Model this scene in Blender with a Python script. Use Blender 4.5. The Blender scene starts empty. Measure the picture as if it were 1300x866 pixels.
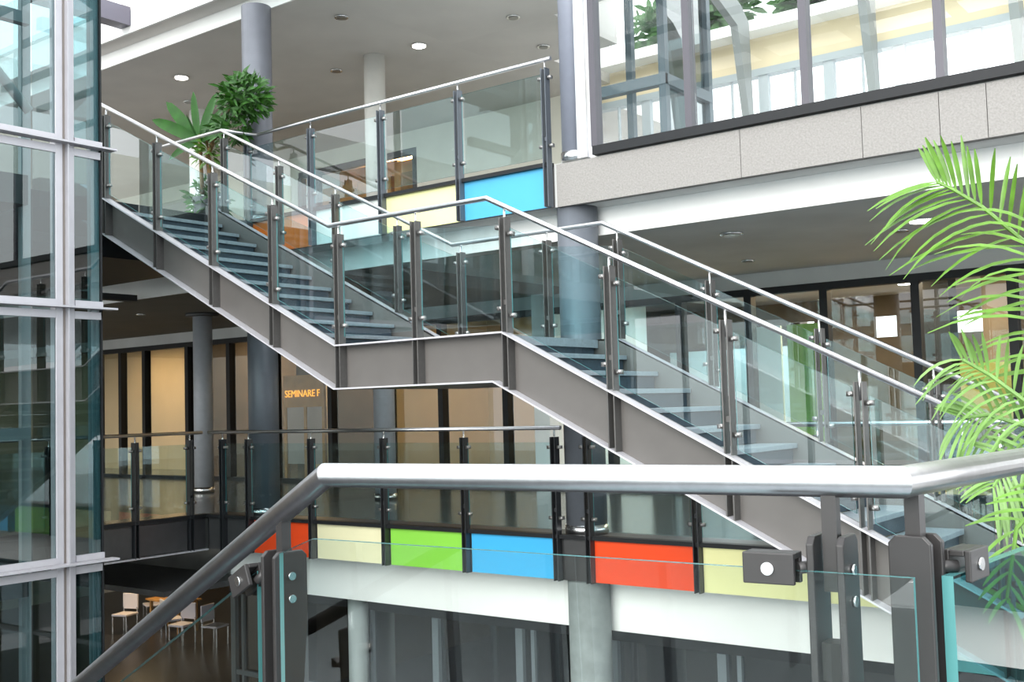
import bpy, bmesh, math, random
from mathutils import Vector, Matrix
random.seed(7)
S = bpy.context.scene
COL = S.collection
# ---------------------------------------------------------------- camera
yaw, pit, rol = math.radians(37.322), math.radians(3.437), math.radians(-1.6125)
Fw = Vector((-math.sin(yaw)*math.cos(pit), math.cos(yaw)*math.cos(pit), math.sin(pit)))
r0 = Vector((math.cos(yaw), math.sin(yaw), 0)); u0 = r0.cross(Fw)
Rt = r0*math.cos(rol)+u0*math.sin(rol); Up = u0*math.cos(rol)-r0*math.sin(rol)
cam = bpy.data.objects.new('camera', bpy.data.cameras.new('camera')); COL.objects.link(cam)
cam.matrix_world = Matrix(((Rt.x,Up.x,-Fw.x,0),(Rt.y,Up.y,-Fw.y,0),(Rt.z,Up.z,-Fw.z,1.33),(0,0,0,1)))
cam.data.sensor_width = 36; cam.data.lens = 1397.7/1300*36; cam.data.clip_start = .02; cam.data.clip_end = 300
S.camera = cam
# ---------------------------------------------------------------- sky, sun, exposure
W = bpy.data.worlds.new('sky'); S.world = W; W.use_nodes = True
bg = W.node_tree.nodes['Background']; bg.inputs[0].default_value = (.93,.97,1,1); bg.inputs[1].default_value = 2.1
S.view_settings.view_transform = 'Standard'; S.view_settings.look = 'None'
S.view_settings.exposure = 0.6; S.view_settings.gamma = 1; S.view_settings.use_curve_mapping = False
def sun(name, rot, e, ang, col=(1,.97,.92)):
    l = bpy.data.lights.new(name, 'SUN'); l.energy = e; l.angle = math.radians(ang); l.color = col
    o = bpy.data.objects.new(name, l); COL.objects.link(o); o.rotation_euler = [math.radians(a) for a in rot]; return o
sun('sun', (69, 0, 8), 3.0, 50)
C = S.cycles
C.use_denoising = True; C.transparent_max_bounces = 48; C.max_bounces = 10; C.diffuse_bounces = 5; C.glossy_bounces = 5
C.sample_clamp_indirect = 6; C.caustics_reflective = False; C.caustics_refractive = False
# ---------------------------------------------------------------- materials
MATS = {}
def mat(name, col, rough=.5, metal=0, var=0, scale=6, bump=0, emit=None, es=0, spec=.5):
    if name in MATS: return MATS[name]
    m = bpy.data.materials.new(name); m.use_nodes = True; nt = m.node_tree; b = nt.nodes['Principled BSDF']
    b.inputs['Base Color'].default_value = (*col,1); b.inputs['Roughness'].default_value = rough; b.inputs['Metallic'].default_value = metal
    b.inputs['Specular IOR Level'].default_value = spec
    if var or bump:
        tc = nt.nodes.new('ShaderNodeTexCoord'); n = nt.nodes.new('ShaderNodeTexNoise'); n.inputs['Scale'].default_value = scale; n.inputs['Detail'].default_value = 6
        nt.links.new(tc.outputs['Object'], n.inputs['Vector'])
        if var:
            r = nt.nodes.new('ShaderNodeValToRGB'); r.color_ramp.elements[0].position = .3; r.color_ramp.elements[1].position = .7
            r.color_ramp.elements[0].color = (*[c*(1-var) for c in col],1); r.color_ramp.elements[1].color = (*[min(1,c*(1+var)) for c in col],1)
            nt.links.new(n.outputs[0], r.inputs[0]); nt.links.new(r.outputs[0], b.inputs['Base Color'])
        if bump:
            bp = nt.nodes.new('ShaderNodeBump'); bp.inputs['Strength'].default_value = bump; bp.inputs['Distance'].default_value = .01
            nt.links.new(n.outputs[0], bp.inputs['Height']); nt.links.new(bp.outputs[0], b.inputs['Normal'])
    if emit: b.inputs['Emission Color'].default_value = (*emit,1); b.inputs['Emission Strength'].default_value = es
    MATS[name] = m; return m
def glass(name, tint, refl=1.0, rough=0.0):
    m = bpy.data.materials.new(name); m.use_nodes = True; nt = m.node_tree; nt.nodes.clear(); N = nt.nodes.new; L = nt.links.new
    out = N('ShaderNodeOutputMaterial'); mix = N('ShaderNodeMixShader'); t = N('ShaderNodeBsdfTransparent'); g = N('ShaderNodeBsdfGlossy')
    fr = N('ShaderNodeFresnel'); ge = N('ShaderNodeNewGeometry'); inv = N('ShaderNodeMath'); mul = N('ShaderNodeMath'); mu2 = N('ShaderNodeMath')
    fr.inputs[0].default_value = 1.5; inv.operation = 'SUBTRACT'; inv.inputs[0].default_value = 1; mul.operation = 'MULTIPLY'; mu2.operation = 'MULTIPLY'; mu2.inputs[1].default_value = refl; mu2.use_clamp = True
    L(ge.outputs['Backfacing'], inv.inputs[1]); L(inv.outputs[0], mul.inputs[0]); L(fr.outputs[0], mul.inputs[1]); L(mul.outputs[0], mu2.inputs[0])
    t.inputs[0].default_value = (*tint,1); g.inputs['Roughness'].default_value = rough; g.inputs[0].default_value = (1,1,1,1)
    L(mu2.outputs[0], mix.inputs[0]); L(t.outputs[0], mix.inputs[1]); L(g.outputs[0], mix.inputs[2]); L(mix.outputs[0], out.inputs[0])
    MATS[name] = m; return m
G_pane = glass('pane_glass', (.87,.955,.965), 2.0)
G_far = glass('window_glass', (.93,.96,.95), 1.6)
G_dark = glass('dark_window_glass', (.30,.38,.40), 2.4)
G_tower = glass('tower_glass', (.66,.75,.76), 2.0)
G_clear = glass('clear_glass', (.95,.975,.97), .8)
G_side = glass('side_pane_glass', (.52,.68,.70), 2.0)
G_near = glass('near_pane_glass', (.935,.967,.957), 2.0)
G_teal = glass('teal_glass', (.36,.66,.68), 1.6)
G_edge = mat('glass_edge', (.09,.27,.27), .15)
M_steel = mat('brushed_steel', (.64,.63,.64), .29, 1, .06, 40)
M_post = mat('post_paint', (.12,.116,.112), .38, .35, .08, 30)
M_fgp = mat('dark_post_steel', (.045,.042,.042), .4, .3)
M_string = mat('stringer_paint', (.12,.112,.106), .45, .1, .05, 5)
M_flangeLit = mat('lit_flange_paint', (.60,.59,.63), .38, .3, .05, 9)  # paler than the web: light from above put into the flange colour
M_clamp = mat('clamp_metal', (.16,.155,.15), .35, .7)
M_clampS = mat('small_clamp_metal', (.34,.33,.32), .3, .9)
M_bolt = mat('bolt_metal', (.8,.8,.8), .25, 1)
M_tower = mat('tower_paint', (.46,.45,.48), .4, .25, .04, 8)
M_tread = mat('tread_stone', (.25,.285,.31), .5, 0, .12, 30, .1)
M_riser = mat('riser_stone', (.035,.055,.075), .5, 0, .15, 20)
M_white = mat('white_plaster', (.90,.90,.88), .7, 0, .02, 3)
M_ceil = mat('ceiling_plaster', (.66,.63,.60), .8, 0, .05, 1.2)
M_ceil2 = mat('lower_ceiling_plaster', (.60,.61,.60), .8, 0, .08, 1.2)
M_floor = mat('polished_floor', (.14,.145,.14), .18, 0, .15, 2.5)
M_ground = mat('ground_floor_tile', (.035,.035,.04), .3, 0, .15, 2)
M_stone = mat('cladding_stone', (.27,.258,.245), .8, 0, .13, 55, .35)
M_black = mat('black_frame', (.012,.013,.015), .5, 0, spec=.3)
M_dark = mat('dark_steel', (.07,.07,.072), .4, .3, .08, 8)
M_colD = mat('blue_grey_column_paint', (.15,.165,.19), .42, .15, .06, 6)
M_colL = mat('grey_column_paint', (.38,.40,.43), .5, .05, .06, 8)
M_colW = mat('pale_column_plaster', (.62,.61,.57), .6, 0, .04, 5)
M_cream = mat('cream_wall', (.74,.62,.42), .7, 0, .04, 2)
M_cream2 = mat('pale_cream_wall', (.78,.77,.68), .6, 0, .04, 2)
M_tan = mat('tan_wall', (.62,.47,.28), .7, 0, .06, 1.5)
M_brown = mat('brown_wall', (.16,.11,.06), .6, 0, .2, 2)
M_wood = mat('honey_wood', (.55,.30,.10), .45, 0, .18, 4)
M_leaf = mat('leaf_green', (.035,.13,.01), .5, 0, .35, 9)
M_leafL = mat('palm_leaf', (.10,.23,.02), .4, 0, .3, 12)
M_leafP = mat('palm_leaf_pale', (.17,.32,.08), .4, 0, .2, 12)
M_bark = mat('bark', (.22,.13,.05), .8, 0, .4, 15, .5)
M_pot = mat('pot', (.12,.12,.13), .5)
def colr(n,c): return mat(n, c, .35, 0, .015, 3)
M_red = colr('red_panel',(.86,.075,.015)); M_org = colr('orange_panel',(.95,.20,.015)); M_yel = colr('yellow_panel',(.86,.84,.42)); M_pyl = colr('pale_yellow_panel',(.85,.80,.52))
M_grn = colr('green_panel',(.27,.68,.08)); M_blu = colr('blue_panel',(.06,.44,.80)); M_sky = colr('sky_blue_panel',(.075,.38,.62)); M_wht = colr('white_panel',(.90,.92,.88))
M_warm = mat('warm_lamp', (1,.8,.5), .5, emit=(1,.72,.40), es=9)
M_cool = mat('white_lamp', (1,1,1), .5, emit=(1,.95,.86), es=7)
M_sign = mat('sign_letters', (1,.5,.05), .5, emit=(1,.45,.04), es=.8)
# ---------------------------------------------------------------- helpers
def nb(): return bmesh.new()
def box(bm, a, b):
    x0,y0,z0 = a; x1,y1,z1 = b
    v = [bm.verts.new(p) for p in ((x0,y0,z0),(x1,y0,z0),(x1,y1,z0),(x0,y1,z0),(x0,y0,z1),(x1,y0,z1),(x1,y1,z1),(x0,y1,z1))]
    for f in ((3,2,1,0),(4,5,6,7),(0,1,5,4),(1,2,6,5),(2,3,7,6),(3,0,4,7)): bm.faces.new([v[i] for i in f])
def obx(bm, c, ax, ay, az, hx, hy, hz):
    """box at centre c with unit axes and half sizes"""
    c=Vector(c); v=[]
    for k in (-1,1):
        for i,j in ((-1,-1),(1,-1),(1,1),(-1,1)): v.append(bm.verts.new(c+ax*hx*i+ay*hy*j+az*hz*k))
    for f in ((3,2,1,0),(4,5,6,7),(0,1,5,4),(1,2,6,5),(2,3,7,6),(3,0,4,7)): bm.faces.new([v[i] for i in f])
def extr(bm, pts, off):
    """closed polygon pts (3D) extruded by vector off"""
    off=Vector(off); a=[bm.verts.new(p) for p in pts]; b=[bm.verts.new(Vector(p)+off) for p in pts]; n=len(a)
    bm.faces.new(a); bm.faces.new(b[::-1])
    for i in range(n): bm.faces.new((a[i],b[i],b[(i+1)%n],a[(i+1)%n])[::-1])
    bmesh.ops.recalc_face_normals(bm, faces=bm.faces)
def tube(bm, pts, r, seg=16, caps=True):
    pts=[Vector(p) for p in pts]; n=len(pts); rad = r if isinstance(r,(list,tuple)) else [r]*n; rings=[]; ref=None
    for i,p in enumerate(pts):
        a=(p-pts[i-1]).normalized() if i else None; b=(pts[i+1]-p).normalized() if i<n-1 else None
        d=(a+b).normalized() if a and b else (a or b)
        base = a or b
        if ref is None:
            ref=Vector((0,0,1)) if abs(base.z)<.9 else Vector((0,1,0))
            ref=(ref-base*ref.dot(base)).normalized()
        else: ref=(ref-base*ref.dot(base)).normalized()
        s=base.cross(ref); ring=[]
        for k in range(seg):
            t=2*math.pi*k/seg; q=ref*math.cos(t)*rad[i]+s*math.sin(t)*rad[i]
            if a and b and a.dot(b)<.9999: q=q-base*(q.dot(d)/base.dot(d))   # mitre
            ring.append(bm.verts.new(p+q))
        sharp = a is not None and b is not None and a.dot(b)<.97
        rings.append((ring, [bm.verts.new(v.co) for v in ring] if sharp else ring))
        if b: ref=(ref-b*ref.dot(b)).normalized() if (ref-b*ref.dot(b)).length>1e-4 else ref
    for i in range(n-1):
        for k in range(seg): bm.faces.new((rings[i][1][k],rings[i][1][(k+1)%seg],rings[i+1][0][(k+1)%seg],rings[i+1][0][k]))
    if caps: bm.faces.new(rings[0][0][::-1]); bm.faces.new(rings[-1][0])
    for f in bm.faces: f.smooth = len(f.verts)==4 and seg>6
def cyl(bm, x, y, z0, z1, r, seg=32, r2=None):
    a=[bm.verts.new((x+r*math.cos(2*math.pi*k/seg),y+r*math.sin(2*math.pi*k/seg),z0)) for k in range(seg)]
    q=r2 or r; b=[bm.verts.new((x+q*math.cos(2*math.pi*k/seg),y+q*math.sin(2*math.pi*k/seg),z1)) for k in range(seg)]
    for k in range(seg): f=bm.faces.new((a[k],a[(k+1)%seg],b[(k+1)%seg],b[k])); f.smooth=True
    bm.faces.new(a[::-1]); bm.faces.new(b)
WL = {}
def obj(name, bm, m, parent=None, label=None, kind=None, bevel=0):
    if parent is None or name not in ('glass_pane','pane'): pass
    vs=[v.co for v in bm.verts]
    lo=Vector([min(v[i] for v in vs) for i in range(3)]); hi=Vector([max(v[i] for v in vs) for i in range(3)])
    org=Vector(((lo.x+hi.x)/2,(lo.y+hi.y)/2,lo.z))
    for v in bm.verts: v.co=v.co-org
    me=bpy.data.meshes.new(name); bmesh.ops.recalc_face_normals(bm, faces=bm.faces); bm.to_mesh(me); bm.free(); me.materials.append(m)
    o=bpy.data.objects.new(name,me); COL.objects.link(o); WL[o.name]=org
    if parent: o.parent=parent; o.location=org-WL[parent.name]
    else: o.location=org
    if label: o['label']=label
    if kind: o['kind']=kind
    if name in ('glass_pane','pane'):                      # polished rims of a pane
        me.materials.append(G_edge); big=max(p.area for p in me.polygons)
        if name=='glass_pane':
            for p in me.polygons:
                if p.area<big*.3: p.material_index=1
    if bevel:
        b=o.modifiers.new('bevel','BEVEL'); b.width=bevel; b.segments=2; b.limit_method='ANGLE'
    return o
def pb(name, a, b, m, parent=None, **k):
    bm=nb(); box(bm,a,b); return obj(name,bm,m,parent,**k)
GROUPS={'column':'round columns of the galleries','ceiling_light':'round fittings in the gallery ceilings','strip_light':'strip lights of the rooms behind glass',
 'steel_frame':'bent steel frames behind the tall glazing','gallery_balustrade':'glass guards along the gallery edges','stair_balustrade':'glass balustrades of the staircase',
 'wood_cabinet':'honey wood cabinets on the top floor','roof_hedge':'planting troughs on the roof edge','foreground_balustrade':'handrails of the foreground flight'}
def thing(name, label, cat, loc, group=None):
    o=bpy.data.objects.new(name,None); COL.objects.link(o); o.location=loc; o.empty_display_size=.2; WL[o.name]=Vector(loc)
    o['label']=label; o['category']=cat
    group=group or GROUPS.get(name)
    if group: o['group']=group
    return o
def tag(o,label,cat,group=None):
    o['label']=label; o['category']=cat
    if group: o['group']=group
    return o
def struct(name, a, b, m, label=None): return pb(name,a,b,m,kind='structure',label=label)
U, L0, GR = 3.87, 0.0, -3.87
# ================================================================ SETTING
# upper floor slab, ceilings
struct('floor', (-30,9.82,-1.01),(6,22,0), M_floor, 'polished floor of the middle gallery')
struct('floor', (-30,9.82,3.12),(-9.4,22,U), mat('shaded_brown_ceiling',(.17,.15,.12),.8,0,.08,1.2), 'slab over the left part of the middle gallery')  # same ceiling as the right part, its dimmer light put into the colour
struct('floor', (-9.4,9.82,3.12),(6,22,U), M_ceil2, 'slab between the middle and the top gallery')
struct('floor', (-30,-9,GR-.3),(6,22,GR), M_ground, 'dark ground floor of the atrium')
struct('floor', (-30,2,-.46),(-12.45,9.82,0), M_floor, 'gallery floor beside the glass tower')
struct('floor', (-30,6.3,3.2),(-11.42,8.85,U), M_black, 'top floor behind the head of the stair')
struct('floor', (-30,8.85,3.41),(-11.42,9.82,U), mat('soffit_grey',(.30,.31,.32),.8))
struct('floor', (-12.45,9.42,-.46),(6,9.82,0), M_dark)
struct('floor', (-11.42,9.42,3.41),(6,9.82,U), M_ceil2)
struct('ceiling', (-30,9.82,6.86),(-10.6,22,7.6), M_ceil, 'grey ceiling of the top gallery')
struct('ceiling', (-10.6,9.82,6.86),(-6.05,12.6,7.6), M_ceil)
struct('ceiling', (-10.6,12.6,6.86),(-8.7,14.3,7.6), M_ceil)
struct('ceiling', (-10.6,14.3,6.86),(-9.9,16,7.6), M_ceil)
struct('ceiling', (-30,9.50,7.08),(-6.05,9.82,7.6), M_ceil)
# white fascias under the slab edges, each a strip of the setting
tr=1
def trim(a,b,m,label=None):
    global tr; o=struct('trim_%d'%tr,a,b,m,label); tr+=1; return o
trim((-11.6,9.79,3.12),(6,9.818,3.41), M_white,'white fascia under the top floor edge')
trim((-30,9.79,3.12),(-11.62,9.818,3.41), M_white)
trim((-12.45,9.79,-1.01),(6,9.818,-.46), M_white,'white fascia under the coloured panels')
trim((-30,9.79,6.86),(-6.05,9.818,7.08), M_white,'white fascia below the roof edge')
trim((-30,9.46,7.08),(-6.05,9.498,7.42), M_white,'white roof edge band')
# walls
struct('wall_left', (-30.3,-9,GR),(-30,22,9.5), M_cream2)
# far wall of the middle gallery rooms
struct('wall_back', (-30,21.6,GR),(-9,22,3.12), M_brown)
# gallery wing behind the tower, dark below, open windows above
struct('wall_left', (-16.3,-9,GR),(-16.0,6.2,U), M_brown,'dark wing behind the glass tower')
struct('floor', (-16,-9,3.5),(-12.6,6.3,U), M_dark); struct('floor', (-16,-9,-.4),(-12.6,2,0), M_dark)
wl=struct('window_7',(-16.3,-9,6.2),(-16.1,6.2,6.9),M_white,'bright windows behind the glass tower')
for y in (-8,-5.6,-3.2,-.8,1.6,4.0,6.1): pb('pier',(-16.3,y-.12,U),(-16.1,y+.12,6.2),M_white,wl)
# ---- opposite side of the atrium, behind the camera
M_roof0=mat('opposite_frame',(.35,.38,.40),.5,.1)
M_opp=mat('opposite_render',(.72,.74,.76),.7,0,.05,2)
for i,(za,zb_) in enumerate(((GR,-3.2),(-.5,-.1),(3.4,3.8),(6.8,7.1))): struct('wall_opposite',(-20,-9.3,za),(8,-9,zb_),M_opp,'spandrel of the opposite side')
w8=struct('window_8',(-20,-9.25,-3.2),(8,-9.2,-.7),G_far,'glazing of the opposite side')
pb('pane',(-20,-9.25,0),(8,-9.2,3.2),G_far,w8); 
for k in range(19): pb('mullion',(-20+1.5*k,-9.1,-3.2),(-19.90+1.5*k,-8.95,6.8),M_roof0,w8)
struct('wall_opposite',(-20,-10.6,GR),(8,-10.4,-1.2),M_opp)
struct('wall_opposite',(-20,-9.4,-1.2),(-14,-9.3,6.6),M_brown)  # unseen wall, added to cut the sky light reaching the left galleries
struct('wall_right',(7.8,-9,GR),(8,9,3.9),M_opp)
M_roof=mat('roof_steel',(.42,.44,.45),.5,.1)
rf=struct('window_9',(-20,-9,10.2),(8,-8.7,10.5),M_roof,'glass atrium roof on steel beams')
for k in range(12): pb('rafter',(-19+2.4*k,-9,10.2),(-18.82+2.4*k,9.4,10.45),M_roof,rf)
for k in range(7): pb('purlin',(-20,-6.4+2.6*k,10.05),(8,-6.28+2.6*k,10.2),M_roof,rf)
# ---- lower glazed wall at Y=14.43 (window_1): mullions, transom, panes
struct('wall_header',(-30,14.40,2.90),(2.4,14.50,3.12),M_ceil2)
w1=struct('window_1', (-23.2,14.36,2.80),(2.0,14.50,2.90), M_black, 'black-framed glazed wall of the middle gallery')
for x in [-23.0,-22.1,-21.2,-19.66,-18.28,-16.87,-15.3,-13.8,-12.54,-11.13,-10.34,-9.1,-7.85,-6.75,-5.64,-4.42,-3.26,-2.05,-.85,.35,1.6]:
    pb('mullion',(x-.055,14.36,.0),(x+.055,14.52,2.80),M_black,w1)
pb('bottom_rail',(-23.2,14.36,.0),(1.7,14.52,.07),M_black,w1)
xs=[-23.0,-21.2,-19.66,-18.28,-16.87,-15.3,-13.8,-12.54,-11.13,-10.34,-9.1,-7.85,-6.75,-5.64,-4.42,-3.26,-2.05,-.85,.35,1.6]
for a,b in zip(xs,xs[1:]): pb('pane',(a+.06,14.435,.07),(b-.06,14.45,2.80),G_far,w1)
# rooms behind
struct('wall_room',(-29.5,17.0,0),(-19.4,17.1,3.12),M_tan,'tan wall of the lit meeting room')
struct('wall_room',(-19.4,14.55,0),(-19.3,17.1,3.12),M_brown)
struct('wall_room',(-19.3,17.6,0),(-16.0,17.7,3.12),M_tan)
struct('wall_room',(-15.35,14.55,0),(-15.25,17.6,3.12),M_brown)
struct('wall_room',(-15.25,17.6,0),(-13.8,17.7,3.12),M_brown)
struct('wall_room',(-13.85,14.55,0),(-13.75,17.2,3.12),M_tan)
struct('wall_room',(-13.75,17.2,0),(-10.2,17.3,3.12),M_tan,'warm wall of the room behind the landing')
struct('wall_room',(-10.42,14.2,0),(-10.12,17.3,3.12),M_white,'white return wall at the end of the glazing')
struct('wall_room',(-10.05,18.0,0),(-7.3,18.1,2.25),mat('slate_blue_wall',(.45,.53,.56),.6,0,.1,1))

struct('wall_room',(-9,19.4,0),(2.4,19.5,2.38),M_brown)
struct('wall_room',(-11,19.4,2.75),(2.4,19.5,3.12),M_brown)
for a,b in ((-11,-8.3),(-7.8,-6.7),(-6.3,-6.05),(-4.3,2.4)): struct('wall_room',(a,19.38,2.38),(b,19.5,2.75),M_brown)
struct('floor',(-9,14.6,-.01),(2.4,19.4,.012),mat('tan_bounce_sheet',(.42,.30,.17),.9,0,.1,4),'added tan sheet on the right hand room floor, bouncing light up')  # sheet added so that more light bounces onto the room's ceiling
# ---- ground glazing (window_2)
w2=struct('window_2',(-13.2,10.35,-1.25),(4,10.47,-1.01),M_black,'dark ground-floor glazing below the white fascia')
M_gfr=mat('grey_frame',(.16,.19,.21),.4,.2)
k=0; x=-13.1
while x<3.9:
    pb('mullion',(x-.05,10.33,GR),(x+.05,10.47,-1.25),M_gfr,w2)
    if x+1.3<3.9: pb('pane',(x+.05,10.39,GR),(x+1.25,10.41,-1.25),G_dark,w2)
    if k%2==0: pb('mullion',(x+.16,10.35,GR),(x+.21,10.45,-1.25),M_gfr,w2)
    x+=1.3; k+=1
pb('transom',(-13.1,10.34,-2.40),(3.9,10.46,-2.33),M_gfr,w2)
struct('wall_room',(-13.2,13.5,GR),(6,13.7,-1.01),mat('slate_wall',(.10,.12,.13),.7))
# ---- back wall of top gallery, Y=16
struct('wall_top',(-14.44,16,U),(-10.5,16.2,6.86),M_cream2,'cream wall at the back of the top gallery')
struct('wall_top',(-30,16,6.52),(-14.44,16.2,6.86),M_cream2)
struct('wall_top',(-21.4,16,U),(-17.9,16.2,6.52),M_cream2)
w3=struct('window_3',(-17.9,16.02,6.40),(-14.44,16.14,6.52),M_dark,'dark-framed opening with honey wood behind')
for x in (-17.85,-17.35,-14.5): pb('mullion',(x-.06,16.0,U),(x+.06,16.14,6.40),M_dark,w3)
pb('pane',(-17.3,16.06,U),(-14.56,16.07,6.40),G_far,w3)
struct('wall_room',(-19,19.5,U),(-13,19.6,6.86),mat('slate_wall2',(.10,.13,.15),.6))
# ---- right hand glazed facade on the stone band (window_4)
w4=struct('window_4',(-6.02,9.33,3.87),(4.2,9.50,3.96),M_black,'tall glazed wall above the stone band')
for x in (-6.0,-4.92,-3.75,-2.58,-1.40,-.2,1.0,2.2): 
    o=pb('mullion',(x-.035,9.34,3.96),(x+.035,9.46,8.6),mat('mullion_paint',(.085,.08,.095),.45,.2),w4)
for a in (-6.0,-4.92,-3.75,-2.58,-1.40,-.2,1.0): pb('pane',(a+.04,9.40,3.96),(a+1.13,9.415,8.6),G_clear,w4)
pb('jamb',(-6.22,9.36,3.87),(-6.10,9.50,8.6),mat('jamb_metal',(.75,.75,.77),.3,.8),w4)
# stone band of separate slabs
band=struct('trim_%d'%tr,(-6.46,9.44,3.41),(4.2,9.50,3.86),M_dark,'stone clad slab edge'); tr+=1
js=[-6.50,-4.41,-3.265,-2.61,-2.235,-.9,.5,2,4.2]
for a,b in zip(js,js[1:]): pb('stone_slab',(a+.003,9.37,3.40),(b-.003,9.44,3.85),M_stone,band)
# room behind: windows to outside, lintel, cream band, cornice, roof steel
w5=struct('window_5',(-10.5,15.95,6.42),(4,16.15,6.53),mat('lintel_grey',(.42,.46,.48),.5),'row of bright windows behind the glazed wall')
x=-10.27
while x<3.5:
    pb('pier',(x-.08,15.98,U),(x+.08,16.08,6.42),MATS['lintel_grey'],w5)
    pb('mullion',(x+.50,15.99,U),(x+.525,16.05,6.42),MATS['lintel_grey'],w5)
    pb('transom',(x-.08,15.93,5.70),(x+.08,15.98,5.78),M_white,w5)
    x+=1.06
struct('wall_right_back',(-10.5,15.98,6.53),(4,16.2,7.03),M_cream,'cream band above the bright windows')
trim((-10.5,15.6,7.03),(4,16.2,7.20),M_white,'white cornice')
for x in (-7.15,-5.2,-3.25,-1.3):
    st=thing('steel_frame',{-7.15:'pale bent steel roof frame nearest the column',-5.2:'second pale bent steel roof frame from the column',-3.25:'third pale bent steel roof frame, over the right half of the glazing',-1.3:'rightmost pale bent steel roof frame'}[x],'steel frame',(x,15.4,U))
    bm=nb(); extr(bm,[(x-.06,15.55,7.15),(x-.06,15.3,7.35),(x-.06,10.0,9.2),(x-.06,10.0,8.95),(x-.06,15.15,7.0)],(.12,0,0)); obj('rafter',bm,mat('frame_steel',(.24,.255,.25),.5,.1),st)
    bm=nb(); extr(bm,[(x-.06,15.55,7.15),(x-.06,15.15,7.0),(x-.06,15.45,5.6),(x-.06,15.45,U),(x-.06,15.6,U),(x-.06,15.6,5.6)],(.12,0,0)); obj('leg',bm,MATS['frame_steel'],st)
M_gfr0=mat('lift_steel',(.09,.12,.14),.4,.3)
sky=struct('window_6',(-6,9.6,9.15),(4,9.7,9.3),MATS['frame_steel'],'glass roof with steel glazing bars')
for y in (10.4,11.2,12.0,12.8,13.6,14.4): 
    z=9.1-(y-10)*.35; pb('purlin',(-6,y-.05,z),(4,y+.05,z+.12),MATS['frame_steel'],sky)
lf=thing('lift_frame','dark steel lift frame behind the left end of the tall glazing','lift frame',(-7.2,12.6,U))
for a,b in ((-7.95,12.2),(-6.75,12.2),(-7.95,13.4),(-6.75,13.4)): pb('frame_post',(a-.05,b-.05,U),(a+.05,b+.05,8.4),M_gfr0,lf)
for z in (U+.05,U+1.5,U+3.0): pb('cross_rail',(-8.0,12.14,z),(-6.7,12.26,z+.14),M_gfr0,lf); pb('cross_rail',(-6.81,12.2,z),(-6.69,13.4,z+.14),M_gfr0,lf)
pb('pane',(-6.78,12.27,U),(-6.76,13.33,8.4),G_dark,lf)
# ================================================================ fascia panels below the guards
def fascia(name, label, xs, cols, z0, z1, Yf, m_div=M_dark):
    f=struct(name,(xs[0],Yf+.03,z0),(xs[-1],Yf+.05,z1-.005),M_dark,label)
    for i,(a,b) in enumerate(zip(xs,xs[1:])):
        c=cols[i]
        if c: pb('panel',(a+.045,Yf,z0+.005),(b-.045,Yf+.028,z1-.03),c[0],f,label=c[1])
    pb('top_channel',(xs[0],Yf-.05,z1-.03),(xs[-1],Yf+.05,z1+.012),M_black,f)
    return f
XP=[-12.40,-11.47,-10.28,-9.04,-7.82,-6.59]
fascia('trim_%d'%tr,'row of coloured panels under the middle gallery guard',XP,[(M_dark,'dark panel'),(M_red,'red panel'),(M_pyl,'pale yellow panel'),(M_grn,'green panel'),(M_blu,'blue panel')],-.46,0,9.37); tr+=1
fascia('trim_%d'%tr,'coloured panels right of the column',[-6.59,-6.22,-5.0,-3.78,-2.55,-1.3,0],[(M_dark,'narrow dark panel'),(M_red,'orange red panel'),(M_yel,'pale yellow panel'),(M_yel,'yellow green panel'),(M_grn,'green panel'),(M_blu,'blue panel')],-.46,0,9.37); tr+=1
fascia('trim_%d'%tr,'row of coloured panels at the edge of the top floor',[-11.46,-10.24,-9.02,-7.80,-6.56],[(M_org,'orange panel'),(M_wht,'white panel'),(M_yel,'pale yellow panel'),(M_sky,'sky blue panel')],3.41,U,9.37); tr+=1
# dark return of the gallery beside the tower
f=struct('trim_%d'%tr,(-12.45,4.0,-.45),(-12.43,9.36,0),M_dark,'dark edge of the gallery return'); tr+=1
for a,b in ((4.4,5.9),(5.9,7.1),(7.1,8.27),(8.27,9.1)): pb('panel',(-12.43,a+.05,-.44),(-12.405,b-.05,-.05),M_dark,f)
pb('top_channel',(-12.45,4.0,-.03),(-12.36,9.36,.015),M_black,f); pb('bottom_channel',(-12.45,4.0,-.47),(-12.36,9.36,-.45),M_flangeLit,f)
# ================================================================ COLUMNS
def column(label,x,y,z0,z1,r,m,ring=True,cap=False):
    t=thing('column',label,'column',(x,y,z0)); bm=nb(); cyl(bm,x,y,z0+(.10 if ring else 0),z1,r); obj('shaft',bm,m,t)
    if ring: bm=nb(); cyl(bm,x,y,z0,z0+.10,r+.012); obj('base_ring',bm,M_bolt,t,label='polished steel base ring')
    if cap: bm=nb(); cyl(bm,x,y,z1-.06,z1,r+.12); obj('head_plate',bm,M_dark,t)
column('blue-grey round column between the coloured panels on the middle gallery',-6.42,9.62,0,3.41,.215,M_colD)
column('grey round column below the blue panel in front of the white fascia',-6.42,9.62,GR,-.46,.22,mat('concrete_column',(.24,.27,.27),.7,0,.12,9,.2),False)
column('pale blue-grey round column at the left end of the tall glazing',-6.34,9.52,U,8.6,.15,mat('light_blue_column',(.26,.28,.34),.45,.1,.05,6))
column('blue-grey round column behind the tree at the stair head',-11.58,9.65,U,6.86,.20,mat('mid_column',(.17,.175,.20),.4,.2,.05,6))
column('dark blue-grey round column behind the left gallery guard',-11.58,9.68,0,3.12,.20,M_colD)
column('slim pale round column in the top gallery',-11.85,12.2,U,6.86,.165,M_colW)
column('pale round column with leaf shadows behind the broad-leaved plant',-16.4,12.3,U,6.86,.165,M_white)
column('slim grey round column in front of the tan lit room',-15.95,12.0,0,3.12,.165,M_colL,True,True)
column('slim light grey round column below the landing',-11.6,12.0,0,3.12,.16,M_colL)
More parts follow.
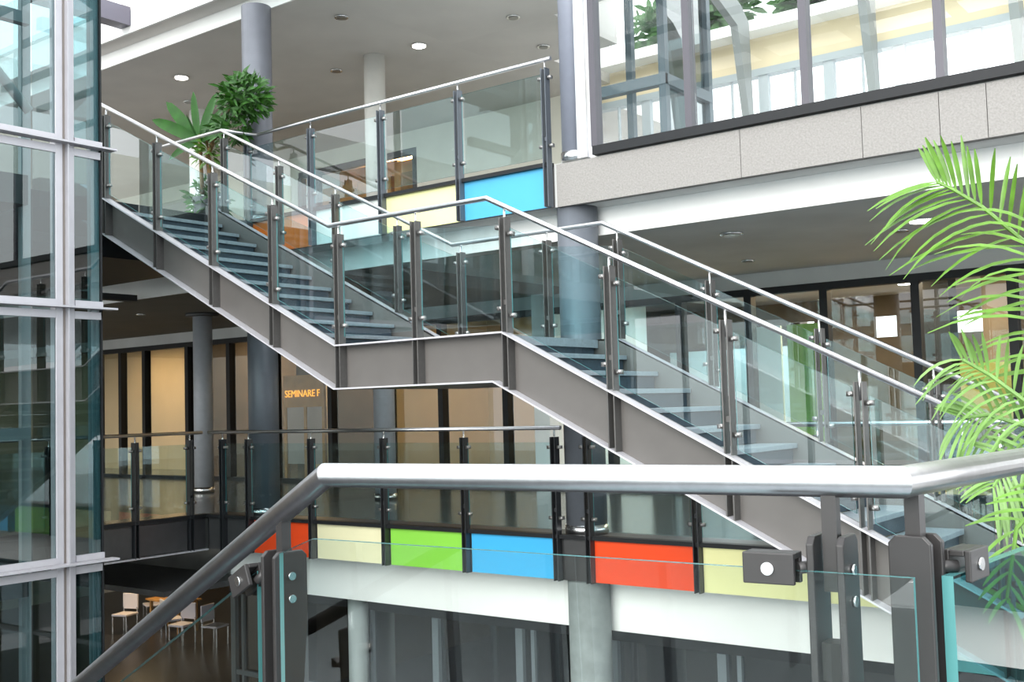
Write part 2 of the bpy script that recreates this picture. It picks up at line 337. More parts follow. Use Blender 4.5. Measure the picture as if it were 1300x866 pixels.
column('light grey round column in the ground-floor glazing',-10.35,10.15,GR,-1.01,.13,mat('pale_teal_column',(.42,.46,.46),.6),False)
column('cream round column inside the tall glazing',-8.6,13.2,U,8.9,.16,M_cream2)
# ================================================================ BALUSTRADES
def unit(v): return Vector(v).normalized()
def post(parent, p, t, n, zb, zr, sl=0, low=None, m=None, pw=.040, gap=.026, pt=.005, top=.17, big=1.0):
    """p=(x,y) on the rail line, t unit run direction, n outward normal, zb foot, zr rail height, sl = dz per metre along t"""
    up=Vector((0,0,1)); bm=nb(); zt=zr-top*.55
    z0=low if low is not None else zb
    for s in (-1,1):
        c=Vector((p[0],p[1],(z0+zt)/2))+t*s*gap
        obx(bm,c,t,n,up,pt,pw,(zt-z0)/2)
    obx(bm,Vector((p[0],p[1],zb+.25)),t,n,up,gap,.012,.02)
    o=obj('post',bm,m or M_post,parent)
    bm=nb(); tube(bm,[(p[0],p[1],zt-.12),(p[0],p[1],zr-.01)],.010*big,10); obj('stem',bm,M_bolt,o)
    for zz in (zr-top-.03*big, zb+.17):
        for s in (-1,1):
            b=nb(); off=(gap+.035*big)*s
            c=Vector((p[0],p[1],zz+off*sl))+t*off
            obx(b,c,t,n,up,.024*big,.022*big,.017*big)
            tube(b,[c+n*.02*big,c+n*.030*big],.009*big,10)
            obj('clamp',b,M_clampS,o)
    return o
def panes(parent, P, T, gap=.058, foot=.05, head=.155, m=None, th=.006, offn=0):
    """P: list of (x,y,zbase,zrail) at successive posts; one pane between each two"""
    for a,b in zip(P,P[1:]):
        A=Vector(a[:2]); B=Vector(b[:2]); d=(B-A); Ld=d.length; d/=Ld; n=Vector((-d.y,d.x,0))
        def q(s,k): 
            f=s/Ld; z=a[k]+(b[k]-a[k])*f; w=A+d*s; return Vector((w.x,w.y,z))+n*offn
        bm=nb(); lo0=q(gap,2)+Vector((0,0,foot)); lo1=q(Ld-gap,2)+Vector((0,0,foot)); hi1=q(Ld-gap,3)-Vector((0,0,head)); hi0=q(gap,3)-Vector((0,0,head))
        extr(bm,[x-n*th for x in (lo0,lo1,hi1,hi0)],n*2*th)
        obj('glass_pane',bm,m or G_pane,parent)
def rail(parent, pts, r=.022, m=None): 
    bm=nb(); tube(bm,pts,r,20); return obj('handrail',bm,m or M_steel,parent)
XV=unit((1,0,0)); YV=unit((0,1,0))
# ---------------- staircase
SA,SB=-7.33,-5.41                      # kinks of the stringer top
def ztop(x): return 1.94+(SA-x)*.505 if x<SA else (1.94 if x<SB else 1.94-(x-SB)*.505)
def zbot(x): return 1.533+(SA-.02-x)*.505 if x<SA-.02 else (1.533 if x<SB-.1 else 1.533-(x-SB+.1)*.500)
def zrl(x):
    return 3.045+(-7.42-x)*.5 if x<-7.42 else (3.045 if x<-5.56 else 3.045-(x+5.56)*.502)
X0,X1=-11.45,-1.62
stair=thing('staircase','grey steel staircase with a mid landing crossing the atrium','staircase',(-6.4,7.9,0))
postN=[-11.0,-10.05,-9.11,-8.20,-7.30,-6.35,-5.38,-4.40,-3.46,-2.53,-1.70]
postF=[-11.15,-10.12,-9.16,-8.20,-7.31,-6.21,-5.40,-4.46,-3.48,-2.58,-1.70]
def stringer(name,y0,y1,yf0,yf1,out,posts):
    """web y0..y1, flanges yf0..yf1"""
    top=[(X0,ztop(X0)),(SA,1.94),(SB,1.94),(X1,ztop(X1))]
    bot=[(X0,zbot(X0)),(SA-.02,1.533),(SB-.1,1.533),(X1,zbot(X1))]
    bm=nb()
    for (a,b),(c,d) in zip(zip(top,top[1:]),zip(bot,bot[1:])):
        extr(bm,[(a[0],y0,a[1]),(b[0],y0,b[1]),(d[0],y0,d[1]),(c[0],y0,c[1])],(0,y1-y0,0))
    w=obj(name,bm,M_string,stair)
    for nm,L in (('top_flange',top),('bottom_flange',bot)):
        bm=nb(); s=1 if nm=='bottom_flange' else -1
        for a,b in zip(L,L[1:]):
            extr(bm,[(a[0],yf0,a[1]),(b[0],yf0,b[1]),(b[0],yf0,b[1]+s*.014),(a[0],yf0,a[1]+s*.014)],(0,yf1-yf0,0))
        obj(nm,bm,M_flangeLit,w)
    for x in posts:
        bm=nb()
        for s in (-1,1):
            xx=x+.028*s; box(bm,(xx-.005,min(y0,out),zbot(xx)+.014),(xx+.005,max(y0,out),ztop(xx)-.014))
        obj('stiffener',bm,M_post,w)
    return w
stringer('front_stringer',7.05,7.07,6.95,7.07,6.96,postN)
stringer('rear_stringer',8.68,8.70,8.68,8.79,8.76,[])
for flight in (0,1):
    for k in range(1,12):
        z=(U if flight==0 else 1.935)-.16125*k; xn=(-11.42 if flight==0 else -5.61)+.322*k
        if flight==0: xn=-7.88-.322*(11-k)
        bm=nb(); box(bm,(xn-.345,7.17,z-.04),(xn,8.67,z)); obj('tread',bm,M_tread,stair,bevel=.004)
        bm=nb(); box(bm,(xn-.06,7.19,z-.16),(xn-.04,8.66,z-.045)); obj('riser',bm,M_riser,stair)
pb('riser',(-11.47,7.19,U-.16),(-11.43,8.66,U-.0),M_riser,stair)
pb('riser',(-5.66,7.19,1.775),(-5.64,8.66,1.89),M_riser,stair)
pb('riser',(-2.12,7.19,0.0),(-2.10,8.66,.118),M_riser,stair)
pb('landing_slab',(-7.56,7.09,1.86),(-5.60,8.67,1.935),M_tread,stair,label='blue-grey landing slab')
pb('landing_beam',(-7.20,7.09,1.55),(-7.1,8.67,1.86),M_dark,stair); pb('landing_beam',(-5.95,7.09,1.55),(-5.85,8.67,1.86),M_dark,stair)
pb('soffit_plate',(-7.35,7.07,1.535),(-5.55,8.68,1.545),M_dark,stair)
for nm,y,out,posts,lab in (('stair_balustrade',7.0,-1,postN,'front glass balustrade of the staircase, nearer the camera'),('stair_balustrade',8.75,1,postF,'rear glass balustrade of the staircase, on the gallery side')):
    b=thing(nm,lab,'balustrade',(-6.4,y,1.9)); P=[]
    for x in posts:
        s=-.505 if (x<SA or x>SB) else 0
        post(b,(x,y),XV,Vector((0,out,0)),ztop(x),zrl(x),s); P.append((x,y,ztop(x)+.02,zrl(x)))
    panes(b,P,XV)
    if out<0: rail(b,[(-11.35,y,zrl(-11.35)),(-7.42,y,3.045),(-5.56,y,3.045),(-1.60,y,zrl(-1.60))])
    else: rail(b,[(-12.6,y,4.93),(-11.2,y,4.93),(-7.42,y,3.045),(-5.56,y,3.045),(-1.60,y,zrl(-1.60))])
# ---------------- gallery guards
def guard(label, pts, n, zf, low=-.46, rl=None, zr=1.105, ends=(.0,.0), m=None, rm=None):
    x0,y0=pts[0]; b=thing('gallery_balustrade',label,'balustrade',(pts[len(pts)//2][0],pts[len(pts)//2][1],zf)); P=[]
    t=(Vector((*pts[-1],0))-Vector((*pts[0],0))).normalized()
    for p in pts:
        post(b,p,t,n,zf+.01,zf+zr,0,zf+low,m=m,pw=.042); P.append((p[0],p[1],zf+.02,zf+zr))
    panes(b,P,t,foot=.04,head=.15)
    A=Vector((*pts[0],zf+zr))-t*ends[0]; B=Vector((*pts[-1],zf+zr))+t*ends[1]
    rail(b,[A,B] if not rl else rl,m=rm)
    return b
ny=Vector((0,-1,0)); nx=Vector((1,0,0))
M_postD=mat('dark_post_paint',(.045,.047,.052),.35,.4)
guard('dark-posted glass guard of the middle gallery, left of the column',[(-12.0,9.33),(-11.47,9.33),(-10.28,9.33),(-9.04,9.33),(-7.82,9.33),(-6.60,9.33)],ny,0,ends=(.3,.08),m=M_postD)
guard('dark-posted glass guard of the middle gallery, right of the column',[(-6.20,9.33),(-4.99,9.33),(-3.77,9.33),(-2.55,9.33),(-1.3,9.33),(-.1,9.33)],ny,0,ends=(.06,.3),m=M_postD)
guard('glass guard of the gallery return beside the glass tower',[(-12.40,4.6),(-12.40,5.9),(-12.40,7.1),(-12.40,8.27),(-12.40,9.10)],nx,0,ends=(.5,.2),m=M_postD)
guard('glass guard of the top gallery above the orange, white and yellow panels',[(-11.40,9.33),(-10.19,9.33),(-8.98,9.33),(-7.78,9.33),(-6.58,9.33)],ny,U,rl=[(-11.2,8.75,4.93),(-11.2,9.31,4.975),(-6.50,9.33,4.975)],m=mat('upper_post_paint',(.11,.125,.145),.38,.3))
# ================================================================ FOREGROUND BALUSTRADE
fg=thing('foreground_balustrade','thick brushed steel handrail with glass panes right in front of the camera','balustrade',(-1.2,1.7,0))
ZR=1.196; A=Vector((-1.76,1.64,ZR)); B=Vector((-.57,1.74,ZR)); Cc=Vector((-.50,2.75,ZR)); D=Vector((-3.6,1.945,ZR-.92))
rail(fg,[D,A,B,Cc],.0255)
def ublock(parent,c,t,n,w=.085,h=.05,sl=0):
    """U-shaped clamp gripping the pane's top edge: t along pane, n across, bolt head towards n"""
    up=(Vector((0,0,1))-t*0).normalized(); tt=(t+Vector((0,0,sl))).normalized(); uu=tt.cross(n); uu=uu if uu.z>0 else -uu
    bm=nb(); c=Vector(c)
    for s_ in (-1,1): obx(bm,c+n*.017*s_,tt,n,uu,w/2,.005,h/2)
    obx(bm,c+uu*(h/2-.005),tt,n,uu,w/2,.012,.005)
    o=obj('clamp',bm,M_fgp,parent,bevel=.002)
    bm=nb(); tube(bm,[c+n*.021,c+n*.026],.0105,16); obj('bolt',bm,M_bolt,parent,label='bright round bolt head')
    return o
def fpost(p,t,zr,sl=0,clamps=(),lab=None,pw=.042,gap=.024):
    n=Vector((t.y,-t.x,0)); up=Vector((0,0,1)); zt=zr-.085; bm=nb()
    for s_ in (-1,1):
        c=Vector((p.x,p.y,0))+t*s_*gap
        extr(bm,[c-t*.006+n*k+Vector((0,0,z)) for k,z in ((-pw,0),(pw,0),(pw,zt-.012),(pw-.012,zt),(-pw+.012,zt),(-pw,zt-.012))],t*.012)
    o=obj('post',bm,M_fgp,fg,bevel=.002)
    bm=nb(); obx(bm,Vector((p.x,p.y,zr-.09)),t,n,up,.012,.012,.085); obx(bm,Vector((p.x,p.y,zt-.20)),t,n,up,gap,.02,.03); obj('stem',bm,M_fgp,o)
    for (d,dz) in clamps:      # d metres along the run from the post to the clamp
        c=Vector((p.x,p.y,zr+dz+d*sl))+t*d+n*.045
        bm=nb(); q=Vector((p.x,p.y,zr+dz+d*sl*.3))+t*(gap+.004)*(1 if d>0 else -1)+n*.02
        tube(bm,[q,c-t*(.04 if d>0 else -.04)],.010,12); obj('clamp_rod',bm,M_fgp,o)
        ublock(o,c,t,n,sl=sl)
    for zz in (.055,.105,.30):
        bm=nb(); c=Vector((p.x,p.y,zt-zz))+t*(gap+.006); tube(bm,[c,c+t*.006],.009,14); obj('bolt',bm,M_bolt,o)
    return o
tm=(B-A); tm.z=0; tm.normalize(); tl=(A-D); tl.z=0; tl.normalize(); tr_=(Cc-B); tr_.z=0; tr_.normalize()
def on(p,q,f): return p+(q-p)*f
pA=on(A,B,.905); fpost(pA,tm,ZR,0,((-.085,-.135),))
pB=on(B,Cc,.045); fpost(pB,tr_,ZR,0,((.09,-.138),),pw=.034)
pC=on(A,D,.095); fpost(pC,tl,pC.z,.5,((-.085,-.112),))
pD=on(B,Cc,.85); fpost(pD,tr_,ZR)
pE=on(A,D,.75); fpost(pE,tl,pE.z,.5)
def fpane(pts,off,m=G_near,th=.006):
    bm=nb(); extr(bm,[Vector(p)-off*th for p in pts],off*2*th); obj('glass_pane',bm,m,fg)
nm_=Vector((tm.y,-tm.x,0)); nl=Vector((tl.y,-tl.x,0)); nr=Vector((tr_.y,-tr_.x,0))
z0=-.0
def v3(p,z): return Vector((p.x,p.y,z))
a=on(A,D,.068)+nm_*.045; a2=A+nm_*.045; b=B+nm_*.045+tm*.022
fpane([v3(a,z0),v3(b,z0),v3(b,ZR-.14),v3(a2,ZR-.13),v3(a,ZR-.17)],nm_)
a=on(A,D,.125)+nl*.03; b=on(A,D,.98)+nl*.03
fpane([v3(b,b.z-1.1),v3(a,a.z-1.1),v3(a,a.z-.105),v3(b,b.z-.105)],nl)
a=B+tr_*.05+nr*.045; b=Cc+nr*.045
fpane([v3(a,z0),v3(b,z0),v3(b,ZR-.148),v3(a,ZR-.148)],nr,G_teal,.009)
# landing where the photographer stands
struct('floor',(-1.9,-.2,-.25),(2.5,1.85,-.0),M_tread,'landing floor below the foreground balustrade')
b2=thing('foreground_balustrade','handrail coloured dark as if backlit, reflected in the near pane, on the other side of the foreground flight','balustrade',(-1.6,-.12,0))
rail(b2,[(-4.4,-.12,ZR-1.45),(-1.50,-.12,ZR),(-.9,-.12,ZR)],.03,m=M_dark)  # dark steel stands in for the rail's backlit underside
for x in (-3.9,-2.95,-1.95):
    zz=ZR+(x+1.50)*.5; post(b2,(x,-.12),XV,Vector((0,1,0)),zz-1.0,zz,.5)
# ================================================================ GLASS TOWER
tw=thing('glass_tower','glass tower with pale steel frame at the left edge','glass tower',(-9.5,4.5,GR))
TX=-9.35
bm=nb(); box(bm,(TX-.10,5.43,GR),(TX,5.50,9.4)); box(bm,(TX-.10,5.56,GR),(TX,5.615,9.4)); obj('post',bm,M_tower,tw,bevel=.004)
pb('post',(TX-.10,5.50,GR),(TX-.03,5.56,9.4),mat('tower_recess',(.38,.33,.30),.5),tw)
pb('post_fin',(TX,5.522,GR),(TX+.05,5.535,9.4),M_tower,tw)
pb('post',(TX-.05,5.885,GR),(TX,5.90,9.4),M_black,tw)
for z in (3.885,2.36,.02):
    pb('transom',(TX-.02,2.0,z+.012),(TX+.012,5.43,z+.07),M_tower,tw); pb('transom',(TX-.02,5.615,z+.012),(TX+.012,5.90,z+.07),M_tower,tw)
    pb('ledge',(TX-.02,2.0,z-.008),(TX+.10,6.0,z+.010),M_tower,tw)
    pb('transom',(TX-.02,2.0,z-.10),(TX+.0,5.43,z-.03),M_tower,tw); pb('transom',(TX-.02,5.615,z-.10),(TX+.0,5.90,z-.03),M_tower,tw)
for z0_,z1_ in ((GR,-.08),(.09,2.26),(2.43,3.785),(3.955,9.4)):
    pb('pane',(TX-.03,2.0,z0_),(TX-.015,5.43,z1_),G_tower,tw); pb('pane',(TX-.03,5.615,z0_),(TX-.015,5.885,z1_),G_side,tw)
# return side of the tower (faces +Y) and interior steel
for x in (-9.35,-10.6,-11.9):
    pb('frame_post',(x-.09,5.80,GR),(x-.03,5.90,9.4),mat('tower_steel',(.30,.34,.35),.45,.2),tw)
for a in (-10.53,-11.83): pb('pane',(a-.0,5.86,GR),(a+1.10,5.875,9.4),G_tower,tw)
for y in (4.55,3.3): 
    pb('frame_post',(-10.6,y-.09,GR),(-10.4,y+.09,9.4),MATS['tower_steel'],tw)
for z in (-.1,3.8,6.9): pb('floor_beam',(-11.9,2.0,z-.3),(-10.5,5.8,z),M_dark,tw)
bm=nb(); tube(bm,[(-10.3,3.0,7.2),(-10.3,5.7,4.4)],.05,8); obj('brace',bm,M_white,tw)
for z in (1.2,5.4,6.3): pb('frame_rail',(-10.55,2.0,z-.06),(-10.45,5.8,z+.06),MATS['tower_steel'],tw)
# beams between tower and slab edges
t=tag(pb('beam',(-14.45,6.0,7.18),(-14.2,9.45,7.46),mat('beam_paint',(.16,.15,.19),.4,.2)),'dark violet-grey box beam meeting the white roof edge','beam')
t=tag(pb('beam',(-14.55,6.0,3.07),(-14.38,9.65,3.16),M_black),'short black beam under the top floor beside the tower','beam')
# ================================================================ CEILING LIGHTS
def downlight(x,y,z,on,label,r=.10,group=None):
    t=thing('ceiling_light',label,'ceiling light',(x,y,z-.02),group)
    bm=nb(); cyl(bm,x,y,z-.02,z,r+.025,24); obj('rim',bm,M_bolt,t)
    bm=nb(); cyl(bm,x,y,z-.028,z-.02,r,24); obj('lamp',bm,M_cool if on else mat('lamp_off',(.30,.29,.27),.3,.4),t)
downlight(-14.9,10.85,6.86,1,'lit round ceiling light above the broad-leaved plant')
downlight(-10.98,12.28,6.86,1,'lit round ceiling light right of the slim pale column')
for x,y,l in ((-10.97,10.66,'unlit round ceiling light straight above the slim pale column'),(-12.8,12.3,'small unlit ceiling fitting left of the slim pale column'),(-9.17,12.27,'unlit ceiling fitting at the top centre'),(-9.6,13.6,'unlit ceiling fitting nearest the light blue column'),(-16.0,11.8,'small ceiling fitting left of the broad-leaved plant')): downlight(x,y,6.86,0,l,.07)
downlight(-5.19,10.73,3.12,0,'unlit round ceiling light under the white fascia on the right',.10)
downlight(-6.05,12.95,3.12,0,'small unlit ceiling fitting farther back on the right',.06)
downlight(-3.79,11.94,3.12,0,'small unlit ceiling fitting left of the palm frond',.06)
downlight(-3.4,11.4,3.12,1,'lit round ceiling light behind the palm frond',.12)
downlight(-16.6,11.2,3.12,0,'small ceiling fitting near the tower ledge',.05)
def strip(x,y,z,w,d,m,label,e=0,c=(1,.7,.38)):
    t=thing('strip_light',label,'ceiling light',(x,y,z-.03))
    pb('housing',(x-w/2-.02,y-d/2-.02,z-.02),(x+w/2+.02,y+d/2+.02,z),M_white,t); pb('diffuser',(x-w/2,y-d/2,z-.03),(x+w/2,y+d/2,z-.02),m,t)
    if e:
        l=bpy.data.lights.new('strip_lamp','AREA'); l.shape='RECTANGLE'; l.size=w; l.size_y=d; l.energy=e; l.color=c
        o=bpy.data.objects.new('strip_lamp',l); COL.objects.link(o); o.location=(0,0,-.02); o.parent=t
strip(-21.9,15.8,3.12,1.2,.16,M_warm,'warm strip light in the tan meeting room',30)
strip(-24.2,15.8,3.12,1.2,.16,M_warm,'second warm strip light in the tan meeting room, farther left',25)
strip(-18.0,16.4,3.12,.8,.12,M_warm,'warm strip light in the narrow room behind the slim column',30)
strip(-14.5,15.6,3.12,.8,.12,M_warm,'warm strip light over the seating room',8)
strip(-11.5,15.8,3.12,1.2,.14,M_warm,'warm strip light in the room behind the landing',20)
strip(-5.6,16.0,3.12,1.0,.14,M_cool,'white strip light nearest the dark mullion on the right',50)
strip(-5.4,17.6,3.12,.5,.14,M_cool,'small white ceiling light deep in the right room',6)
strip(-3.9,15.3,3.12,1.3,.14,M_cool,'long white strip light in the right room',70,(1,.8,.55))
strip(-16.4,17.6,6.86,1.6,.2,M_warm,'warm strip light over the honey wood cabinets',90)
strip(-8.2,16.6,3.12,1.0,.15,M_cool,'white strip light behind the lower flight',70,(.9,.95,1))
# ================================================================ ROOM CONTENT
cab=thing('wood_cabinet','large honey wood cabinet block on the top floor with white number','cabinet',(-17.4,17.2,U))
pb('body',(-18.6,16.9,U),(-16.0,18.0,U+2.45),M_wood,cab); pb('upper_body',(-17.7,17.05,U+2.45),(-15.95,18.0,U+2.80),M_wood,cab)
for x in (-18.55,-17.75,-16.95): pb('door',(x,16.88,U+.05),(x+.74,16.90,U+2.40),M_wood,cab)
cab2=thing('wood_cabinet','tall honey wood cabinet right of the slim pale column','cabinet',(-15.2,17.0,U))
pb('body',(-15.9,16.9,U),(-14.95,17.7,U+2.70),M_wood,cab2); pb('door',(-15.7,16.88,U+.1),(-15.15,16.90,U+2.45),mat('dark_wood',(.30,.17,.06),.5,0,.3,5),cab2)
def text(body,loc,rot,size,m,parent=None,name='lettering'):
    c=bpy.data.curves.new(name,'FONT'); c.body=body; c.size=size; c.extrude=.004; c.align_x='CENTER'; c.align_y='CENTER'
    o=bpy.data.objects.new(name,c); COL.objects.link(o); o.location=loc; o.rotation_euler=rot
    dg=bpy.context.evaluated_depsgraph_get(); me=bpy.data.meshes.new_from_object(o.evaluated_get(dg)); bpy.data.objects.remove(o)
    o=bpy.data.objects.new(name,me); COL.objects.link(o); me.materials.clear(); me.materials.append(m); o.rotation_euler=rot; WL[o.name]=Vector(loc)
    if parent: o.parent=parent; o.location=Vector(loc)-WL[parent.name]
    else: o.location=loc
    return o
text('45',(-17.75,16.86,U+2.05),(math.pi/2,0,0),.28,M_white,cab,'number')
# kiosk with glowing letters in the room behind the left column
ki=thing('reception_kiosk','orange wood kiosk with glowing lettering behind the gallery glazing','kiosk',(-18.3,17.0-.6,0))
kx0,kx1=-18.2,-16.85
bd=thing('notice_board','orange-brown wooden screen with glowing yellow lettering seen under the stair','screen',(-16.6,15.3,0))
COL.objects.unlink(ki); bpy.data.objects.remove(ki)
pb('header',(-17.55,15.2,1.45),(-16.35,15.26,2.10),mat('orange_wood',(.42,.20,.05),.5,0,.15,5),bd)
for x in (-17.55,-16.95,-16.42): pb('upright',(x,15.2,0),(x+.08,15.26,1.45),MATS['orange_wood'],bd)
pb('infill',(-17.5,15.22,.3),(-16.4,15.24,1.45),mat('greyed_panel',(.42,.36,.34),.6),bd)
text('SEMINARE',(-17.05,15.19,1.72),(math.pi/2,0,0),.20,M_sign,bd); text('F',(-16.50,15.19,1.72),(math.pi/2,0,0),.20,M_sign,bd)
# chairs in the seating room
def chair(x,y,z,m,label,rz=0,group=None):
    group='white chairs on the ground floor' if z<-1 else 'pale chairs of the seating room'
    t=thing('chair',label,'chair',(x,y,z),group); c,s=math.cos(rz),math.sin(rz)
    def pt(name,a,b,mm):
        bm=nb(); box(bm,a,b)
        for v in bm.verts: p=v.co.copy(); v.co=Vector((x+c*p.x-s*p.y,y+s*p.x+c*p.y,z+p.z))
        obj(name,bm,mm,t,bevel=.01)
    pt('seat',(-.22,-.22,.43),(.22,.22,.48),m); pt('backrest',(-.22,.19,.55),(.22,.23,.92),m)
    for i in (-1,1):
        for j in (-1,1): pt('leg',(i*.2-.015,j*.2-.015,0),(i*.2+.015,j*.2+.015,.43 if j<0 else .6),M_bolt)
M_pchair=mat('pale_chair',(.62,.55,.42),.5)
for i,(x,y) in enumerate(((-14.95,15.6),(-14.5,16.4),(-14.25,15.5),(-14.9,16.9))): chair(x,y,0,M_pchair,['pale chair left of the dark seating room','square-backed pale chair in the middle of the seating room','pale chair at the right of the seating room','pale chair farthest back in the seating room'][i],math.pi*(.9+.1*i))
M_wchair=mat('white_chair',(.75,.73,.78),.5)
for i,(x,y,r) in enumerate(((-24.0,15.7,.3),(-24.6,16.9,-.4),(-22.4,15.9,2.8),(-21.6,15.6,.2),(-20.8,15.9,1.8))): chair(x,y,GR+.0,M_wchair,['white chair nearest the glass tower in the dark ground floor room','white chair farther back behind the first one','white chair turned away beside the wooden table','white chair second from the right in the dark room','white chair nearest the handrail in the dark room'][i],r)
tb=thing('table','brown wooden table among the white chairs on the ground floor','table',(-23.2,16.6,GR)); pb('tabletop',(-23.9,16.2,GR+.72),(-22.6,16.9,GR+.76),M_wood,tb)
for i in (-23.8,-22.7):
    for j in (16.3,16.8): pb('leg',(i-.03,j-.03,GR),(i+.03,j+.03,GR+.72),M_wood,tb)
strip(-23.2,15.5,-1.01,1.2,.16,M_warm,'added warm strip light to show the white chairs on the ground floor',40)  # lamp added so the chairs show in the dark ground floor
# dark canopy slab under the gallery return
tag(pb('canopy_roof',(-15.8,8.4,-.93),(-12.0,12.0,-.86),M_dark),'flat dark canopy below the corner of the gallery','canopy')
struct('wall_room',(-13.0,10.47,GR),(-12.9,13.5,-1.01),M_black)
# boards in the right hand room; the mustard one is a panel reflection
tag(pb('green_board',(-6.45,15.0,0),(-5.95,15.05,2.4),mat('green_board_paint',(.30,.52,.10),.5)),'tall green board behind the glazing right of the lower flight','board')
tag(pb('white_board',(-6.95,15.0,0),(-6.55,15.05,2.4),M_white),'tall white board left of the green board','board')
tag(pb('dark_pier',(-5.05,16.5,0),(-4.6,16.9,3.12),M_black),'square dark pier inside the right hand room','pier')
tag(pb('brown_pier',(-4.2,16.7,0),(-3.8,17.1,3.12),M_brown),'brown pier right of the dark pier','pier')
tag(pb('yellow_reflection',(-4.25,15.6,.9),(-3.45,15.65,1.75),mat('mustard_reflection',(.42,.40,.10),.5)),'mustard yellow panel reflection, built as a sheet behind the palm','board')  # solid sheet standing in for a reflection of the coloured panels
# ================================================================ PLANTS
def leaf(bm, base, d, length, width, droop, up=Vector((0,0,1)), seg=5):
    d=Vector(d).normalized(); side=d.cross(up); side=side.normalized() if side.length>.05 else Vector((1,0,0)); p=Vector(base); prev=None; v=d.copy()
    for i in range(seg+1):
        f=i/seg; w=width*math.sin(math.pi*min(1,.12+.88*f)**.8) if f<1 else .001
        w=width*(4*f*(1-f))**.6+.002
        nrm=side.cross(v).normalized()
        L=[bm.verts.new(p-side*w+nrm*w*.25), bm.verts.new(p), bm.verts.new(p+side*w+nrm*w*.25)]
        if prev:
            for k in (0,1):
                fc=bm.faces.new((prev[k],prev[k+1],L[k+1],L[k])); fc.smooth=True
        prev=L; p=p+v*length/seg; v=(v+Vector((0,0,-droop/seg))).normalized()
def frond(parent, pts, n, length, width, droop, m, spread=1.0, tilt=None):
    pts=[Vector(p) for p in pts]; bm=nb(); tube(bm,pts,[.006+.006*i/len(pts) for i in range(len(pts))],6)
    def at(f):
        s=f*(len(pts)-1); i=min(int(s),len(pts)-2); q=s-i; return pts[i]*(1-q)+pts[i+1]*q, (pts[i+1]-pts[i]).normalized()
    for k in range(n):
        f=k/(n-1)*.92; p,d=at(f); d=-d                      # pts run tip -> crown
        side=d.cross(Vector(tilt or (0,-1,0))).normalized()
        for s in (-1,1):
            a=.42+.5*f; dr=(d*(1-a*.7)+side*s*spread*(.55+.5*f)+Vector((0,random.uniform(-.25,.15),random.uniform(-.06,.06)))).normalized()
            low=(side*s).z<0
            leaf(bm,p,dr,length*(1.3 if low else .82)*(.50+.65*math.sin(math.pi*min(.9,f*.75+.12)))*random.uniform(.85,1.1),width,droop*random.uniform(.6,1.5)*(1.5 if low else .7),Vector((0,-.8,.6)))
    return obj('frond',bm,m,parent)
palm=thing('palm','light green palm with long arching fronds at the right edge','palm',(-.86,4.6,GR))
bm=nb(); tube(bm,[(-.86,4.65,GR+.4),(-.82,4.6,-1.5),(-.86,4.6,.2),(-.80,4.6,1.0)],[.05,.045,.04,.03],10); obj('trunk',bm,M_bark,palm)
bm=nb(); cyl(bm,-.86,4.65,GR,GR+.5,.28,32,.36); obj('pot',bm,M_pot,palm)
cr=(-.80,4.6,1.05)
frond(palm,[(-1.29,4.55,2.19),(-1.23,4.56,2.15),(-1.13,4.58,2.07),(-.99,4.6,1.92),(-.86,4.6,1.68),(-.78,4.6,1.35),cr],26,.30,.0075,.55,M_leafL)
for i,(pts,m,ln) in enumerate([
 ([(-1.16,4.3,1.46),(-1.08,4.35,1.40),(-.95,4.4,1.28),cr],M_leafP,.20),
 ([(-1.20,4.4,1.24),(-1.12,4.45,1.25),(-.98,4.5,1.20),cr],M_leafP,.20),
 ([(-1.10,4.4,.98),(-1.06,4.45,1.06),(-.95,4.5,1.10),cr],M_leafP,.22),
 ([(-.92,4.5,1.95),(-.88,4.5,1.7),(-.82,4.55,1.35),cr],M_leafL,.30),
 ([(-.45,4.5,2.1),(-.55,4.5,1.95),(-.70,4.55,1.5),cr],M_leafL,.32),
 ([(-1.0,4.1,.62),(-.98,4.2,.85),(-.88,4.4,1.0),cr],M_leafL,.20),
 ([(-.3,4.4,1.6),(-.45,4.45,1.5),(-.65,4.5,1.25),cr],M_leafL,.30)]):
    frond(palm,pts,15,ln,.0055,.9,m)
# broad-leaved plant at the stair head
ag=thing('broad_leaved_plant','plant with broad upright leaves in front of the pale column at the stair head','plant',(-12.0,9.05,U))
bm=nb(); cyl(bm,-12.0,9.05,U,U+.35,.10,24,.13); obj('pot',bm,M_pot,ag)
bm=nb(); tube(bm,[(-12.0,9.05,U+.4),(-12.02,9.05,U+.8),(-12.02,9.03,U+1.20)],[.03,.025,.02],8); obj('stem',bm,M_bark,ag)
for d,l,w,dr in (((-.60,0,.62),1.0,.085,.15),((-.62,-.2,.40),.85,.08,.2),((-.60,.1,.16),.70,.07,.3),((-.15,0,.9),.72,.075,.1),((.45,.0,.72),.72,.095,.1),((.7,-.1,.15),.6,.06,.5),((-.7,-.1,-.05),.6,.06,.5),((.3,-.5,.5),.5,.06,.4),((-.3,.5,.5),.6,.07,.3),((.3,.4,.8),.6,.07,.1)):
    bm=nb(); leaf(bm,(-12.02,9.03,U+1.10),d,l,w,dr,Vector((0,-1,.15)),8); obj('leaf',bm,mat('broad_leaf',(.02,.10,.008),.5,0,.25,5,spec=.25),ag)
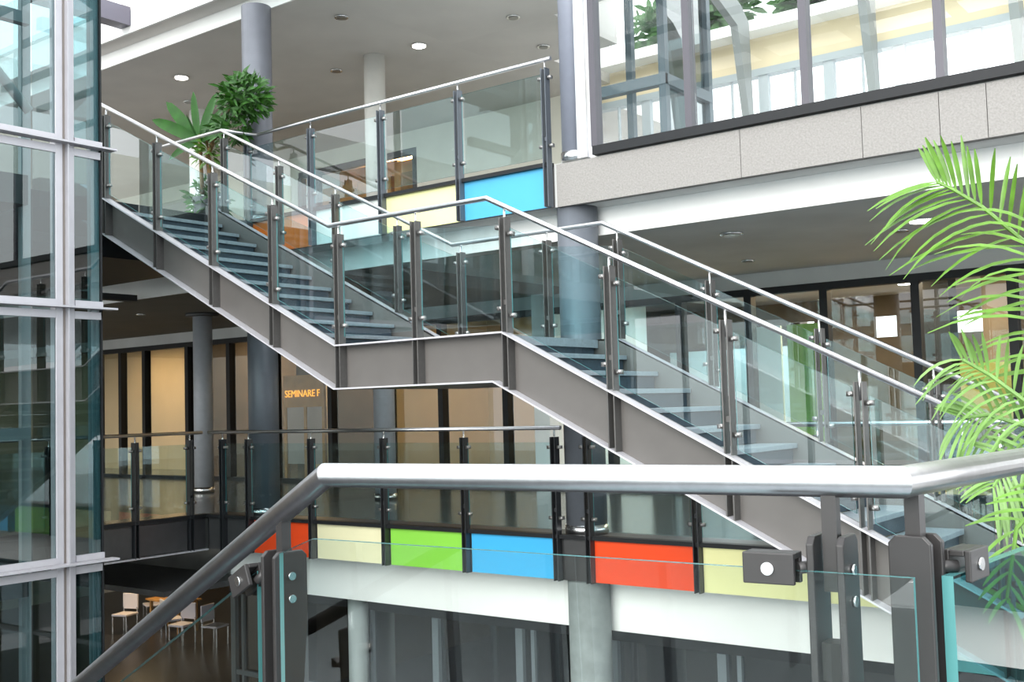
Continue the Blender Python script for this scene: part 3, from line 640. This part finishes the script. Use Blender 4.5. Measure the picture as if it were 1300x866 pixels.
# bushy tree
tr2=thing('bushy_tree','bushy dark green indoor tree in front of the column at the stair head','tree',(-11.75,9.1,U))
bm=nb(); cyl(bm,-11.7,9.1,U,U+.35,.10,24,.13); obj('pot',bm,M_pot,tr2)
bm=nb(); tube(bm,[(-11.85,9.1,U+.4),(-11.95,9.1,U+.9),(-11.75,9.1,U+1.2),(-11.3,9.1,U+1.6)],[.035,.03,.028,.02],8)
tube(bm,[(-11.78,9.12,U+.4),(-11.9,9.12,U+.8),(-11.98,9.1,U+1.15)],[.02,.016,.012],6); obj('trunk',bm,M_bark,tr2)
def bush(parent,c,r,n,ln,w,m,name='foliage'):
    bm=nb()
    for i in range(n):
        d=Vector((random.gauss(0,1),random.gauss(0,1),random.gauss(0,1))).normalized(); rr=random.random()**.5; e=Vector((random.gauss(0,1),random.gauss(0,1),random.gauss(0,.6))).normalized()
        p=Vector(c)+Vector((d.x*r[0],d.y*r[1],d.z*r[2]))*rr*.8
        leaf(bm,p,(d*.7+e*.8+Vector((0,0,.15))),ln*random.uniform(.7,1.2),w*random.uniform(.7,1.2),.5,Vector((random.uniform(-.3,.3),-1,.3)),3)
    return obj(name,bm,m,parent,kind='stuff')
bush(tr2,(-11.16,9.1,5.42),(.42,.36,.36),520,.17,.022,M_leaf)
bush(tr2,(-11.42,9.1,5.05),(.30,.3,.22),170,.17,.022,M_leaf)
bush(tr2,(-11.95,9.1,4.85),(.20,.2,.22),90,.16,.016,M_leafL)
bush(tr2,(-12.0,9.15,4.15),(.28,.3,.38),200,.16,.022,M_leaf)
# planting on the roof edge behind the cornice
struct('floor',(-12,16.2,7.0),(4,17.65,7.15),M_roof)
def hedge(label,x,w,h):
    t=thing('roof_hedge',label,'hedge',(x,17.3,7.15)); bm=nb(); box(bm,(x-w,17.0,7.15),(x+w,17.6,7.45)); obj('trough',bm,M_pot,t)
    bush(t,(x,17.3,7.45+h),(w,.5,h),800,.30,.06,mat('outdoor_leaf',(.03,.09,.02),.6,0,.3,2))
hedge('green roof planting seen through the glazing left of the middle mullion',-9.0,1.5,.65)
hedge('green roof planting seen through the glazing right of the middle mullion',-6.6,.9,.45)
